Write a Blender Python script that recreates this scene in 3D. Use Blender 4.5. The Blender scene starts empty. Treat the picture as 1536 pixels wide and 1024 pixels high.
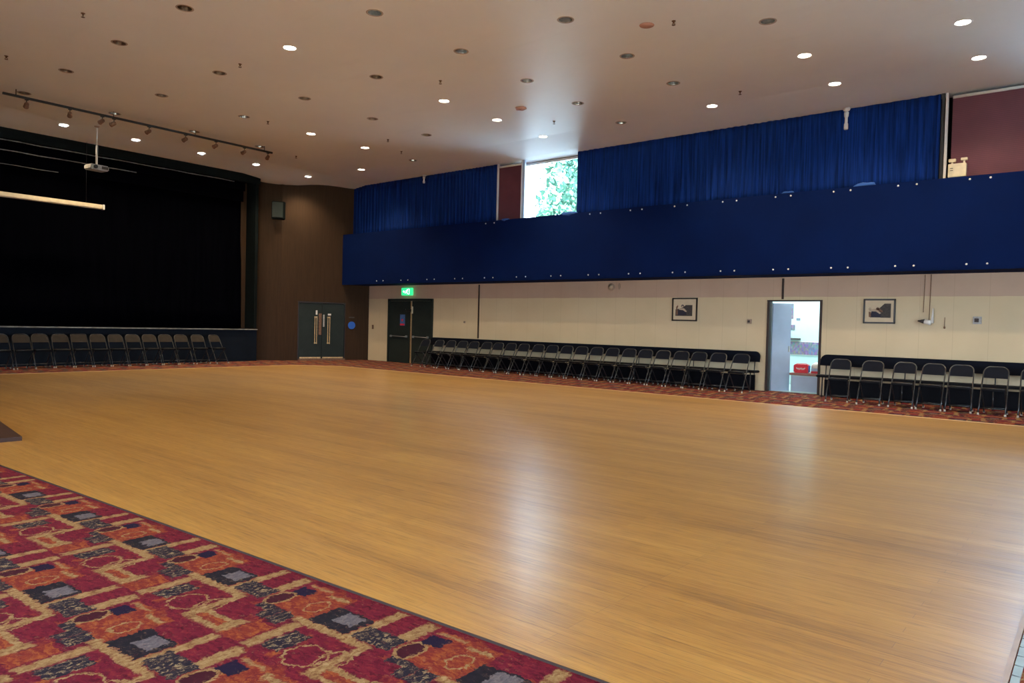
import bpy, bmesh, math, random
from mathutils import Vector, Matrix, geometry
random.seed(7)
C = bpy.context.scene.collection
PI = math.pi

# ------------------------------------------------------------------ materials
class NG:
    """tiny helper around a node tree"""
    def __init__(s, name):
        s.m = bpy.data.materials.new(name); s.m.use_nodes = True
        s.t = s.m.node_tree; s.n = s.t.nodes; s.l = s.t.links
        s.b = s.n['Principled BSDF']
    def node(s, typ, **kw):
        x = s.n.new(typ)
        for k, v in kw.items(): setattr(x, k, v)
        return x
    def put(s, sock, v):
        if isinstance(v, bpy.types.NodeSocket): s.l.new(v, sock)
        else: sock.default_value = v
    def math(s, op, a, b=0.0, c=None):
        x = s.node('ShaderNodeMath', operation=op)
        s.put(x.inputs[0], a); s.put(x.inputs[1], b)
        if c is not None: s.put(x.inputs[2], c)
        return x.outputs[0]
    def vmath(s, op, a, b=(0, 0, 0)):
        x = s.node('ShaderNodeVectorMath', operation=op)
        s.put(x.inputs[0], a); s.put(x.inputs[1], b)
        return x.outputs[0]
    def mix(s, f, a, b, mode='MIX'):
        x = s.node('ShaderNodeMix', data_type='RGBA', blend_type=mode)
        s.put(x.inputs[0], f)
        for i, v in ((6, a), (7, b)):
            if isinstance(v, tuple) and len(v) == 3: v = (*v, 1)
            s.put(x.inputs[i], v)
        return x.outputs[2]
    def noise(s, vec, scale=5, detail=3, rough=.5):
        x = s.node('ShaderNodeTexNoise')
        s.put(x.inputs['Vector'], vec); x.inputs['Scale'].default_value = scale
        x.inputs['Detail'].default_value = detail; x.inputs['Roughness'].default_value = rough
        return x.outputs[0]
    def pos(s, scale=(1, 1, 1), rz=0.0, loc=(0, 0, 0), obj=False):
        if obj:
            src = s.node('ShaderNodeTexCoord').outputs['Object']
        else:
            src = s.node('ShaderNodeNewGeometry').outputs['Position']
        mp = s.node('ShaderNodeMapping'); s.l.new(src, mp.inputs[0])
        mp.inputs['Scale'].default_value = scale; mp.inputs['Rotation'].default_value = (0, 0, rz)
        mp.inputs['Location'].default_value = loc
        return mp.outputs[0]
    def ramp(s, f, stops):
        x = s.node('ShaderNodeValToRGB'); s.put(x.inputs[0], f)
        e = x.color_ramp.elements
        while len(e) < len(stops): e.new(.5)
        for i, (p, c) in enumerate(stops):
            e[i].position = p; e[i].color = (*c, 1)
        return x.outputs[0]
    def bump(s, h, strength=.2, dist=.01):
        x = s.node('ShaderNodeBump'); x.inputs['Strength'].default_value = strength
        x.inputs['Distance'].default_value = dist; s.l.new(h, x.inputs['Height'])
        s.l.new(x.outputs[0], s.b.inputs['Normal'])
    def col(s, v):
        if isinstance(v, tuple): v = (*v, 1)
        s.put(s.b.inputs['Base Color'], v)
    def set(s, rough=.6, metal=0.0, spec=.5):
        s.b.inputs['Roughness'].default_value = rough; s.b.inputs['Metallic'].default_value = metal
        s.b.inputs['Specular IOR Level'].default_value = spec

def simple(name, col, rough=.6, metal=0.0, var=.12, scale=8, spec=.5, bump=0.0, stretch=(1, 1, 1)):
    g = NG(name); n = g.noise(g.pos(stretch), scale, 3)
    d = tuple(c * (1 - var) for c in col); u = tuple(min(1, c * (1 + var)) for c in col)
    g.col(g.ramp(n, [(.3, d), (.7, u)])); g.set(rough, metal, spec)
    if bump: g.bump(g.noise(g.pos(), scale * 12, 2), bump)
    return g.m

def emis(name, col, strength):
    g = NG(name); g.col((0.0, 0.0, 0.0)); g.set(.5)
    n = g.noise(g.pos(), 30, 1)
    g.put(g.b.inputs['Emission Color'], g.mix(g.math('MULTIPLY', n, .06), (*col, 1), (1, 1, 1, 1)))
    g.b.inputs['Emission Strength'].default_value = strength
    return g.m

def wood_floor():
    g = NG('oak_dance_floor')
    p = g.pos()
    br = g.node('ShaderNodeTexBrick'); g.l.new(p, br.inputs['Vector'])
    br.inputs['Scale'].default_value = 1.0
    br.inputs['Brick Width'].default_value = 1.9; br.inputs['Row Height'].default_value = .075
    br.inputs['Mortar Size'].default_value = .0022; br.inputs['Mortar Smooth'].default_value = .6
    br.offset = .37; br.offset_frequency = 3
    br.inputs['Color1'].default_value = (0, 0, 0, 1); br.inputs['Color2'].default_value = (1, 1, 1, 1)
    br.inputs['Mortar'].default_value = (.5, .5, .5, 1)
    bw = g.node('ShaderNodeSeparateColor'); g.l.new(br.outputs['Color'], bw.inputs[0])
    tone = bw.outputs[0]
    grain = g.noise(g.pos((1.6, 42, 1)), 1.0, 5, .65)
    wide = g.noise(g.pos((.28, 1.6, 1)), 1.0, 3, .5)
    fine = g.noise(g.pos((5, 160, 1)), 1.0, 3, .6)
    f = g.math('ADD', g.math('MULTIPLY', grain, .50), g.math('ADD', g.math('MULTIPLY', wide, .40), g.math('MULTIPLY', tone, .09)))
    base = g.ramp(f, [(.30, (.215, .100, .013)), (.47, (.37, .185, .026)), (.62, (.46, .252, .042)), (.8, (.54, .34, .08))])
    streak = g.ramp(fine, [(.36, (.50, .48, .45)), (.47, (1, 1, 1))])
    c = g.mix(.75, base, g.mix(1.0, base, streak, 'MULTIPLY'))
    crk = g.ramp(g.noise(g.pos((1.0, 75, 1), loc=(3, 5, 0)), 1.0, 2, .5), [(.27, (1, 1, 1)), (.31, (0, 0, 0))])
    c = g.mix(g.math('MULTIPLY', crk, .65), c, (.09, .04, .012))
    c = g.mix(g.math('MULTIPLY', br.outputs['Fac'], .5), c, (.10, .05, .015))
    g.col(c)
    wear = g.noise(g.pos((.6, 9, 1)), 1.0, 4, .6)
    g.put(g.b.inputs['Roughness'], g.math('ADD', .38, g.math('MULTIPLY', wear, .14)))
    g.b.inputs['Coat Weight'].default_value = .55; g.b.inputs['Coat Roughness'].default_value = .27
    g.b.inputs['Specular IOR Level'].default_value = .95
    h = g.math('ADD', g.math('MULTIPLY', g.noise(g.pos((1.1, 30, 1)), 1.0, 3), .8), g.math('MULTIPLY', br.outputs['Fac'], -.55))
    g.bump(h, .30, .006)
    return g.m

def carpet():
    g = NG('patterned_carpet')
    a = math.atan(.046)
    nz = g.node('ShaderNodeTexNoise'); g.l.new(g.pos(), nz.inputs['Vector']); nz.inputs['Scale'].default_value = 30
    nz.inputs['Detail'].default_value = 6; nz.inputs['Roughness'].default_value = .68
    wob = g.vmath('MULTIPLY', g.vmath('SUBTRACT', nz.outputs['Color'], (.5, .5, .5)), (.085, .085, 0))
    p = g.vmath('ADD', g.pos(rz=-a, loc=(3.58, -2.277, 0)), wob)
    sp = g.node('ShaderNodeSeparateXYZ'); g.l.new(p, sp.inputs[0])
    u0, v0 = sp.outputs[0], sp.outputs[1]
    row = g.math('FLOOR', g.math('DIVIDE', g.math('ADD', v0, .46), .71))
    v = g.math('SUBTRACT', v0, g.math('MULTIPLY', row, .71))
    uu = g.math('ADD', u0, g.math('MULTIPLY', row, .4625))
    u = g.math('SUBTRACT', g.math('FLOORED_MODULO', g.math('ADD', uu, .3), .925), .3)
    cell = g.math('FLOOR', g.math('DIVIDE', g.math('ADD', uu, .3), .925))
    def cv(): 
        x = g.node('ShaderNodeCombineXYZ'); g.l.new(u, x.inputs[0]); g.l.new(v, x.inputs[1]); return x.outputs[0]
    uv = cv()
    n1 = g.noise(uv, 9, 4, .65); n2 = g.noise(g.vmath('MULTIPLY', uv, (1, 3.5, 1)), 14, 4, .7)
    n3 = g.noise(g.vmath('MULTIPLY', uv, (3, 1, 1)), 22, 3, .7)
    mag = g.ramp(n2, [(.35, (.060, .004, .014)), (.52, (.130, .009, .026)), (.68, (.195, .020, .026))])
    org = g.ramp(n2, [(.34, (.13, .013, .018)), (.5, (.19, .030, .020)), (.62, (.29, .090, .024)), (.70, (.17, .022, .022))])
    crm = g.ramp(n3, [(.34, (.14, .055, .025)), (.46, (.235, .145, .06)), (.66, (.34, .245, .12))])
    blk = g.ramp(n2, [(.40, (.010, .010, .016)), (.58, (.016, .013, .022)), (.66, (.09, .065, .045))])
    blks = g.ramp(n3, [(.30, (.010, .010, .018)), (.54, (.02, .016, .03)), (.61, (.26, .20, .11)), (.75, (.33, .27, .16))])
    gry = g.ramp(n3, [(.35, (.06, .055, .075)), (.6, (.15, .14, .155)), (.75, (.24, .22, .21))])
    nav = (.012, .008, .030)
    dmr = (.045, .007, .016)
    def rect(u1, u2, v1, v2, s=260.0):
        du = g.math('SUBTRACT', (u2 - u1) / 2, g.math('ABSOLUTE', g.math('SUBTRACT', u, (u1 + u2) / 2)))
        dv = g.math('SUBTRACT', (v2 - v1) / 2, g.math('ABSOLUTE', g.math('SUBTRACT', v, (v1 + v2) / 2)))
        x = g.node('ShaderNodeMath', operation='MULTIPLY', use_clamp=True)
        g.l.new(g.math('MINIMUM', du, dv), x.inputs[0]); x.inputs[1].default_value = s
        return x.outputs[0]
    def rad(cu, cv_, ru, rv):
        a_ = g.math('DIVIDE', g.math('SUBTRACT', u, cu), ru); b_ = g.math('DIVIDE', g.math('SUBTRACT', v, cv_), rv)
        return g.math('SQRT', g.math('ADD', g.math('MULTIPLY', a_, a_), g.math('MULTIPLY', b_, b_)))
    def disc(*e): return g.math('LESS_THAN', rad(*e), 1.0)
    def ring(cu, cv_, ru, rv, w):
        return g.math('LESS_THAN', g.math('ABSOLUTE', g.math('SUBTRACT', rad(cu, cv_, ru, rv), 1.0)), w / min(ru, rv))
    c = mag
    wsp = g.ramp(g.noise(g.vmath('MULTIPLY', uv, (1, 4, 1)), 17, 4, .75), [(.60, (0, 0, 0)), (.66, (1, 1, 1))])
    wsp2 = g.ramp(g.noise(g.vmath('MULTIPLY', uv, (5, 1, 1)), 13, 3, .7), [(.61, (0, 0, 0)), (.66, (1, 1, 1))])
    c = g.mix(g.ramp(n1, [(.52, (0, 0, 0)), (.62, (1, 1, 1))]), c, org)
    L = [(rect(-.3, -.12, -.14, .2), org), (rect(.50, .625, -.15, .21), org), (rect(-.10, .15, .09, .25), mag),
         (rect(-.20, .30, -.165, -.105, 90), crm), (rect(.13, .205, -.13, .24, 90), crm), (rect(.20, .33, .05, .235), mag),
         (rect(.325, .415, .02, .235, 90), crm), (rect(-.13, .13, -.11, .085), blk), (rect(-.04, .09, -.045, .070), gry),
         (rect(.155, .40, -.105, .03), blks), (disc(.47, -.03, .055, .085), dmr), (ring(.47, -.03, .055, .085, .007), crm),
         (rect(.44, .555, .055, .15), nav), (rect(.28, .62, -.46, -.30, 60), crm), (rect(.45, .625, -.235, -.11), blks),
         (rect(-.30, -.20, -.235, -.11), blks), (rect(.33, .555, -.335, -.165), mag), (rect(.34, .54, -.42, -.365), org),
         (rect(.07, .28, -.46, -.215), mag), (ring(.17, -.35, .10, .095, .006), crm), (ring(.29, -.30, .06, .085, .006), crm),
         (rect(.275, .335, -.46, -.12, 90), crm), (rect(-.075, .05, -.41, -.215), blks), (rect(-.16, -.08, -.46, -.16, 80), crm),
         (rect(-.30, -.17, -.46, -.26), org), (ring(-.22, .02, .05, .07, .005), crm), (rect(-.29, -.13, .13, .17, 90), crm),
         (rect(.44, .62, .165, .195, 70), crm)]
    for mk, cc in L: c = g.mix(mk, c, cc)
    c = g.mix(g.math('MULTIPLY', wsp, .45), c, (.34, .22, .10)); c = g.mix(g.math('MULTIPLY', wsp2, .38), c, (.10, .012, .02))
    pile = g.noise(g.pos(), 420, 2, .7)
    c = g.mix(.55, c, g.mix(1.0, c, g.ramp(pile, [(.3, (.36, .36, .38)), (.65, (1.15, 1.12, 1.1))]), 'MULTIPLY'))
    g.col(c); g.set(.95, 0, .12)
    g.bump(pile, .5, .004)
    return g.m

def ceiling_mat():
    g = NG('painted_ceiling')
    n = g.noise(g.pos(), .6, 4, .6); n2 = g.noise(g.pos((1, 6, 1)), .5, 3)
    c = g.ramp(n, [(.3, (.735, .715, .665)), (.7, (.78, .76, .71))])
    c = g.mix(g.math('MULTIPLY', g.ramp(n2, [(.62, (0, 0, 0)), (.75, (1, 1, 1))]), .06), c, (.42, .32, .24))
    g.col(c); g.set(.46, 0, .5)
    g.bump(g.noise(g.pos(), 1.1, 3), .18, .05)
    return g.m

def cream_wall():
    g = NG('cream_panel_wall')
    p = g.pos(); s = g.node('ShaderNodeSeparateXYZ'); g.l.new(p, s.inputs[0])
    # vertical tongue-and-groove lines left of the exit doors, faint joints elsewhere
    fr = g.math('FLOORED_MODULO', s.outputs[0], .61)
    line = g.math('MULTIPLY', g.math('LESS_THAN', fr, .010), .20)
    n = g.noise(p, 1.2, 4)
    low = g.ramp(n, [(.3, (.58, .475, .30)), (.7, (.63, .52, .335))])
    up = g.ramp(n, [(.3, (.46, .325, .24)), (.7, (.50, .36, .265))])  # shade under the bulkhead painted in as a duller, pinker upper band
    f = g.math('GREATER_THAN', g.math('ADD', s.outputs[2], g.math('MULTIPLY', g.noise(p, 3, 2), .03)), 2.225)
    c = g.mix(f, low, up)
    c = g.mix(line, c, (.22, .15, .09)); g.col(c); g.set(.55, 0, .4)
    return g.m

def brown_wall():
    g = NG('brown_woven_wall')
    n = g.noise(g.pos((9, 9, .5)), 2.2, 4, .7); n2 = g.noise(g.pos((3, 3, 60)), 2, 2)
    c = g.ramp(n, [(.3, (.027, .014, .0065)), (.7, (.047, .024, .011))])
    c = g.mix(g.math('MULTIPLY', n2, .3), c, (.026, .014, .008)); g.col(c); g.set(.75, 0, .2)
    g.bump(g.noise(g.pos((60, 60, 60)), 1, 2), .2, .004)
    return g.m

def blinds_mat():
    g = NG('maroon_slat_blind')
    s = g.node('ShaderNodeSeparateXYZ'); g.l.new(g.pos(), s.inputs[0])
    f = g.math('LESS_THAN', g.math('FLOORED_MODULO', s.outputs[2], .036), .012)
    c = g.ramp(g.noise(g.pos(), 2, 3), [(.3, (.090, .020, .032)), (.7, (.12, .028, .042))])
    g.col(g.mix(g.math('MULTIPLY', f, .5), c, (.06, .014, .02))); g.set(.6, 0, .4)
    return g.m

def velvet(name, c0, c1, rough=.85, freq=7):
    g = NG(name)
    n = g.noise(g.pos((freq, freq, .5)), 1.5, 4, .6)
    g.col(g.ramp(n, [(.3, c0), (.7, c1)])); g.set(rough, 0, .08 if c1[2] > .01 else 0.0)
    return g.m

M = {}
M['floor'] = wood_floor(); M['carpet'] = carpet(); M['ceil'] = ceiling_mat(); M['cream'] = cream_wall()
M['brown'] = brown_wall(); M['blind'] = blinds_mat()
M['navyband'] = simple('navy_bulkhead_cloth', (.0010, .0075, .052), .85, var=.12, scale=1.2, spec=.06, bump=.1)
M['curtain'] = velvet('royal_blue_curtain', (.0009, .0075, .050), (.0058, .032, .20), .85, 16)  # lit and shaded fold streaks painted into the cloth colour
M['black'] = velvet('black_stage_cloth', (.0007, .0008, .0016), (.0014, .0015, .0028), .95)
M['teal'] = simple('dark_teal_header', (.0035, .006, .0068), .8, var=.2, scale=2, spec=.08)
M['stagenavy'] = simple('stage_front_navy', (.0025, .0065, .014), .7, var=.2, scale=2, spec=.15)
M['hem'] = simple('grey_hem', (.19, .20, .19), .6, var=.45, scale=6)
M['cloth'] = simple('bunched_blue_cloth', (.03, .085, .30), .8, spec=.1)
M['screen'] = simple('cream_casing', (.62, .54, .38), .5)
M['white'] = simple('white_plastic', (.72, .71, .68), .4, var=.05)
M['greyplastic'] = simple('grey_plastic', (.34, .34, .33), .45, var=.2, scale=20)
M['blackmetal'] = simple('black_metal', (.018, .017, .017), .4, .3)
M['tube'] = simple('grey_steel_tube', (.05, .052, .054), .30, .7, var=.3)
M['tubelight'] = simple('dull_steel', (.42, .42, .40), .4, .8)
M['seat'] = simple('dark_seat_vinyl', (.0016, .002, .0045), .6, spec=.12)
M['back'] = simple('navy_back_vinyl', (.0014, .0035, .010), .65, spec=.10)
M['backbrown'] = simple('brown_back_cloth', (.030, .024, .019), .8, spec=.15)
M['rubber'] = simple('pale_rubber', (.42, .38, .32), .7)
M['doorgreen'] = simple('dark_green_door', (.014, .021, .019), .55, var=.15, scale=3, spec=.25)
M['brass'] = simple('worn_brass', (.62, .44, .23), .35, .6, var=.3, scale=25)
M['bronze'] = simple('bronze_reflector', (.12, .065, .03), .35, .6, var=.6, scale=30)
M['silver'] = simple('silver_reflector', (.26, .23, .20), .2, .8, var=.5, scale=30)
M['ring'] = simple('tan_ring', (.33, .24, .18), .5)
M['blackframe'] = simple('black_picture_frame', (.012, .008, .007), .4)
M['mount'] = simple('cream_mount', (.60, .50, .34), .8, var=.04)
M['photodark'] = simple('photo_dark', (.045, .038, .034), .7, var=.4, scale=30)
M['photonavy'] = simple('photo_navy', (.012, .012, .030), .7)
M['photoskin'] = simple('photo_pale', (.46, .36, .25), .7)
M['photobrown'] = simple('photo_brown', (.16, .085, .05), .7, var=.4, scale=30)
M['blue'] = simple('sign_blue', (.015, .11, .50), .5, var=.05)
M['noticeblue'] = simple('notice_blue', (.05, .12, .30), .6, var=.3, scale=20)
M['red'] = simple('bright_red', (.60, .02, .035), .5)
M['paleblue'] = simple('pale_blue_paint', (.36, .46, .60), .5, var=.06, scale=3)
M['cool'] = simple('white_lobby_wall', (.50, .68, .69), .8, var=.03)
M['woodedge'] = simple('brown_counter_edge', (.28, .13, .10), .5)
M['alu'] = simple('ribbed_aluminium', (.26, .33, .33), .5, .2)
M['gold'] = simple('pale_wood_strip', (.58, .40, .20), .4)
M['board'] = simple('dark_brown_board', (.045, .022, .016), .5, spec=.2)
M['conduit'] = simple('dark_joint', (.03, .016, .012), .6)
M['pink'] = simple('pink_patch', (.46, .24, .18), .8)
M['leaf'] = simple('tree_leaf', (.040, .100, .066), .8, var=.3, scale=6, spec=.1)
M['bark'] = simple('tree_bark', (.28, .22, .18), .8)
M['grass'] = simple('outdoor_ground', (.42, .44, .36), .9)
M['lens'] = emis('lit_lens', (1.0, .93, .80), 26)
M['dimlens'] = emis('dim_lens', (1.0, .86, .66), 1.3)
M['exitgreen'] = emis('exit_green', (.0, .85, .22), 1.2)
M['exitwhite'] = emis('exit_white', (.80, 1.0, .92), 3.2)
def collage():
    g = NG('photo_collage')
    x = g.node('ShaderNodeTexVoronoi'); g.l.new(g.pos((26, 1, 14)), x.inputs['Vector']); x.inputs['Scale'].default_value = 1
    x.distance = 'CHEBYCHEV'
    g.col(g.mix(.6, g.mix(1.0, x.outputs['Color'], (.35, .35, .4), 'MULTIPLY'), (.16, .16, .26))); g.set(.6); return g.m
M['collage'] = collage()
def glass():
    g = NG('window_glass'); tr = g.node('ShaderNodeBsdfTransparent'); tr.inputs[0].default_value = (.93, .97, .97, 1)
    gl = g.node('ShaderNodeBsdfGlossy'); gl.inputs['Roughness'].default_value = .03
    mx = g.node('ShaderNodeMixShader'); fr = g.node('ShaderNodeFresnel'); fr.inputs[0].default_value = 1.45
    g.l.new(fr.outputs[0], mx.inputs[0]); g.l.new(tr.outputs[0], mx.inputs[1]); g.l.new(gl.outputs[0], mx.inputs[2])
    g.l.new(mx.outputs[0], g.n['Material Output'].inputs[0]); return g.m
M['glass'] = glass()

# ------------------------------------------------------------------ mesh helpers
def B(): return bmesh.new()
def box(bm, c, s, rz=0.0, rx=0.0, mi=0, bev=0.0):
    t = bmesh.new(); bmesh.ops.create_cube(t, size=1.0)
    for v in t.verts: v.co = Vector((v.co.x * s[0], v.co.y * s[1], v.co.z * s[2]))
    if bev: bmesh.ops.bevel(t, geom=list(t.edges), offset=bev, segments=2, affect='EDGES')
    mt = Matrix.Translation(c) @ Matrix.Rotation(rz, 4, 'Z') @ Matrix.Rotation(rx, 4, 'X')
    for f in t.faces: f.material_index = mi
    t.transform(mt); join(bm, t); return bm
def join(bm, t):
    me = bpy.data.meshes.new('tmp'); t.to_mesh(me); t.free(); bm.from_mesh(me); bpy.data.meshes.remove(me)
def tube(bm, pts, r, n=8, cap=True):
    pts = [Vector(p) for p in pts]; rings = []; prev = None
    for i, p in enumerate(pts):
        a = pts[max(0, i - 1)]; b = pts[min(len(pts) - 1, i + 1)]
        d = (b - a).normalized()
        if prev is None:
            up = Vector((0, 0, 1)) if abs(d.z) < .9 else Vector((1, 0, 0)); x = d.cross(up).normalized()
        else: x = (prev - d * prev.dot(d)).normalized()
        prev = x; y = d.cross(x)
        rr = r[i] if isinstance(r, (list, tuple)) else r
        rings.append([bm.verts.new(p + (x * math.cos(2 * PI * k / n) + y * math.sin(2 * PI * k / n)) * rr) for k in range(n)])
    for i in range(len(rings) - 1):
        for k in range(n):
            f = bm.faces.new((rings[i][k], rings[i][(k + 1) % n], rings[i + 1][(k + 1) % n], rings[i + 1][k])); f.smooth = True
    if cap: bm.faces.new(rings[0][::-1]); bm.faces.new(rings[-1])
    return bm
def lathe(bm, prof, n=24, c=(0, 0, 0), mi=0):
    rings = []
    for r, z in prof: rings.append([bm.verts.new((c[0] + r * math.cos(2 * PI * k / n), c[1] + r * math.sin(2 * PI * k / n), c[2] + z)) for k in range(n)])
    for i in range(len(rings) - 1):
        for k in range(n):
            f = bm.faces.new((rings[i][k], rings[i][(k + 1) % n], rings[i + 1][(k + 1) % n], rings[i + 1][k])); f.smooth = True; f.material_index = mi
    if prof[0][0] > 0: bm.faces.new(rings[0][::-1]).material_index = mi
    if prof[-1][0] > 0: bm.faces.new(rings[-1]).material_index = mi
    return bm
def prism(bm, poly, z0, z1, mi=0):
    lo = [bm.verts.new((x, y, z0)) for x, y in poly]; hi = [bm.verts.new((x, y, z1)) for x, y in poly]
    n = len(poly)
    for i in range(n): bm.faces.new((lo[i], lo[(i + 1) % n], hi[(i + 1) % n], hi[i])).material_index = mi
    bm.faces.new(lo[::-1]).material_index = mi; bm.faces.new(hi).material_index = mi
    return bm
def obj(name, bm, mats, parent=None, loc=None, rotz=0.0, fix=True):
    if fix: bmesh.ops.recalc_face_normals(bm, faces=list(bm.faces))
    me = bpy.data.meshes.new(name); bm.to_mesh(me); bm.free()
    for m in (mats if isinstance(mats, (list, tuple)) else [mats]): me.materials.append(M[m])
    o = bpy.data.objects.new(name, me); C.objects.link(o)
    if parent: o.parent = parent
    if loc: o.location = loc
    if rotz: o.rotation_euler.z = rotz
    return o
def thing(name, label, cat, loc=(0, 0, 0), rotz=0.0, group=None):
    o = bpy.data.objects.new(name, None); C.objects.link(o); o.empty_display_size = .1
    o.location = loc; o.rotation_euler = (0, 0, rotz); o['label'] = label; o['category'] = cat
    if group: o['group'] = group
    return o
def tag(o, label, cat, group=None):
    o['label'] = label; o['category'] = cat
    if group: o['group'] = group
    return o
def struct(name, bm, mats, label=None, parent=None, **k):
    o = obj(name, bm, mats, parent, **k)
    if not parent: o['kind'] = 'structure'
    if label: o['label'] = label
    return o
def dup(root, loc, rotz, label=None, group=None):
    r = root.copy(); C.objects.link(r); r.location = loc; r.rotation_euler = (0, 0, rotz)
    if label: r['label'] = label
    if group: r['group'] = group
    for ch in list(root.children):
        c = ch.copy(); C.objects.link(c); c.parent = r
        for g2 in ch.children:
            d = g2.copy(); C.objects.link(d); d.parent = c
    return r
ORD = ['first', 'second', 'third', 'fourth', 'fifth', 'sixth', 'seventh', 'eighth', 'ninth', 'tenth', 'eleventh', 'twelfth', 'thirteenth',
       'fourteenth', 'fifteenth', 'sixteenth', 'seventeenth', 'eighteenth', 'nineteenth', 'twentieth', 'twenty-first', 'twenty-second', 'twenty-third']

# ------------------------------------------------------------------ dimensions
XS, XR = -21.75, 7.0          # stage front, right end of hall
YN, YW = -4.0, 17.03          # near wall, far (window) wall below the bulkhead
YB, ZB0, ZB1 = 16.05, 2.665, 4.43   # bulkhead front
YC = 16.42                    # curtain plane
YU = 16.75                    # upper window wall
HC = 6.25
PA, PB, PC = (-22.35, 13.25), (-21.65, 14.0), (-20.72, 17.03)   # splayed corner wall
SD = (Vector(PC) - Vector(PB)).normalized()
SANG = math.atan2(SD.y, SD.x)
SN = Vector((SD.y, -SD.x))      # into the room
def S(s, off=0.0):
    p = Vector(PB) + SD * s + SN * off
    return p

# ------------------------------------------------------------------ setting
bm = B(); box(bm, ((XS + XR) / 2 - 1, (YN + YW) / 2 + .5, -.06), (XR - XS + 4, YW - YN + 3, .12))
struct('floor', bm, 'carpet', 'red, navy and cream patterned carpet around the dance floor')
DF = [(-19.2, 1.64), (-.29, 2.52), (-.29, 14.0), (-18.1, 13.78), (-19.2, 12.84)]
bm = B(); prism(bm, DF, 0.0, .010)
struct('floor', bm, 'floor', 'polished oak board dance floor')
def strip(a, b, w=.05, z=.014, mat='gold', lab=None):
    bm = B(); d = Vector(b) - Vector(a)
    box(bm, ((a[0] + b[0]) / 2, (a[1] + b[1]) / 2, z / 2), (d.length, w, z), math.atan2(d.y, d.x))
    return struct('trim_%d' % (strip.k), bm, mat, lab)
strip.k = 1; strip(DF[3], DF[2]); strip.k = 2; strip(DF[4], DF[3]); strip.k = 3; strip((-19.2, 1.64), DF[4])
strip.k = 4; strip(DF[0], DF[1], .005, .0105, 'conduit')
bm = B(); box(bm, (-.278, 8.2, .007), (.022, 11.8, .016), mi=2)
for k in range(96): box(bm, (-.247, 2.4 + k * .12, .005), (.030, .108, .012), mi=1)
struct('trim_5', bm, ['tubelight', 'alu', 'ring'], 'ribbed metal edging strip on right edge of dance floor')

# ceiling (flat, with gentle drop towards stage, window wall and corner), real holes for the downlights
def ZC(x, y):
    z = HC
    if x < -20.3: z -= min(1.0, (-20.3 - x) / 1.45) * .17
    if y > 14.9: z -= min(1.0, (y - 14.9) / 1.5) * .10
    d = math.hypot(x + 21.75, y - 14.15)
    if d < 1.7: z -= .17 * (.5 + .5 * math.cos(PI * d / 1.7))
    return z
GX = [-20.72, -18.67, -16.25, -13.78, -11.38, -9.07, -6.80, -4.28, -1.90]
GY = [14.92, 13.10, 11.32, 9.42, 7.45, 5.56]
lit = {(0, 0), (1, 0), (4, 1), (0, 1), (0, 2), (0, 3), (0, 4), (1, 1), (2, 1), (2, 2), (4, 4), (4, 2), (5, 0), (6, 0), (7, 0), (8, 0), (7, 1), (8, 1), (4, 1)}
lit.discard((1, 1)); 
spots = []   # (col,row,x,y,lit,dim)
ex = {(4, 4): (-11.47, 7.51), (0, 4): (-20.72, 7.05), (0, 3): (-20.72, 8.82), (0, 2): (-20.72, 10.68), (0, 1): (-20.72, 12.45), (0, 0): (-20.72, 14.35)}
for i, x in enumerate(GX):
    for j, y in enumerate(GY):
        if (i, j) in {(3, 0), (4, 0), (6, 2), (1, 1), (0, 5), (6, 3), (6, 4), (6, 5), (7, 3), (7, 4), (7, 5), (8, 2), (8, 3), (8, 4), (8, 5), (5, 5)}: pass
        if (i, j) in {(3, 0), (1, 1), (0, 5)}: continue
        if i == 8 and j > 1 or i == 7 and j > 2 or i == 6 and j > 3 or i == 5 and j > 4: continue    # outside the view
        xx, yy = ex.get((i, j), (x, y))
        spots.append((i, j, xx, yy))
litset = {(4, 4), (0, 0), (0, 1), (0, 2), (0, 3), (0, 4), (2, 2), (2, 1), (1, 0), (4, 2), (4, 1), (4, 0), (6, 0), (7, 0), (7, 1), (8, 0), (8, 1)}
dimset = {(2, 0), (1, 2), (1, 3), (1, 4), (2, 3), (3, 0)}
RH = .118
def build_ceiling():
    x0, x1, y0, y1 = -22.4, XR, YN, YU + .1
    xs = [x0, -22.0, -21.75, -21.4, -21.05, -20.7, -20.3] + [-19.5 + k * 1.5 for k in range(18)] + [x1]
    ys = [y0, -2, 0, 2, 4, 6, 8, 10, 12, 12.6, 13.1, 13.6, 14.1, 14.5, 14.9, 15.3, 15.8, 16.2, y1]
    V = []; E = []
    for x in xs:
        for y in ys:
            if all(math.hypot(x - s[2], y - s[3]) > RH + .06 for s in spots): V.append(Vector((x, y)))
    b = [Vector((x0, y0)), Vector((x1, y0)), Vector((x1, y1)), Vector((x0, y1))]
    n0 = len(V); V += b; E += [(n0, n0 + 1), (n0 + 1, n0 + 2), (n0 + 2, n0 + 3), (n0 + 3, n0)]
    for s in spots:
        n0 = len(V)
        for k in range(20):
            a = 2 * PI * k / 20; V.append(Vector((s[2] + RH * math.cos(a), s[3] + RH * math.sin(a)))); E.append((n0 + k, n0 + (k + 1) % 20))
    vo, eo, fo, *_ = geometry.delaunay_2d_cdt(V, E, [], 0, 1e-5)
    bm = B(); vs = [bm.verts.new((v.x, v.y, ZC(v.x, v.y))) for v in vo]
    for f in fo:
        c = sum((vo[i] for i in f), Vector((0, 0))) / len(f)
        if any(math.hypot(c.x - s[2], c.y - s[3]) < RH * .97 for s in spots): continue
        fc = bm.faces.new([vs[i] for i in f]); fc.smooth = c.x < -20.2
    for f in bm.faces:
        f.normal_update()
        if f.normal.z > 0: f.normal_flip()
    struct('ceiling', bm, 'ceil', 'beige painted ceiling dotted with downlights', fix=False)
build_ceiling()
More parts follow.
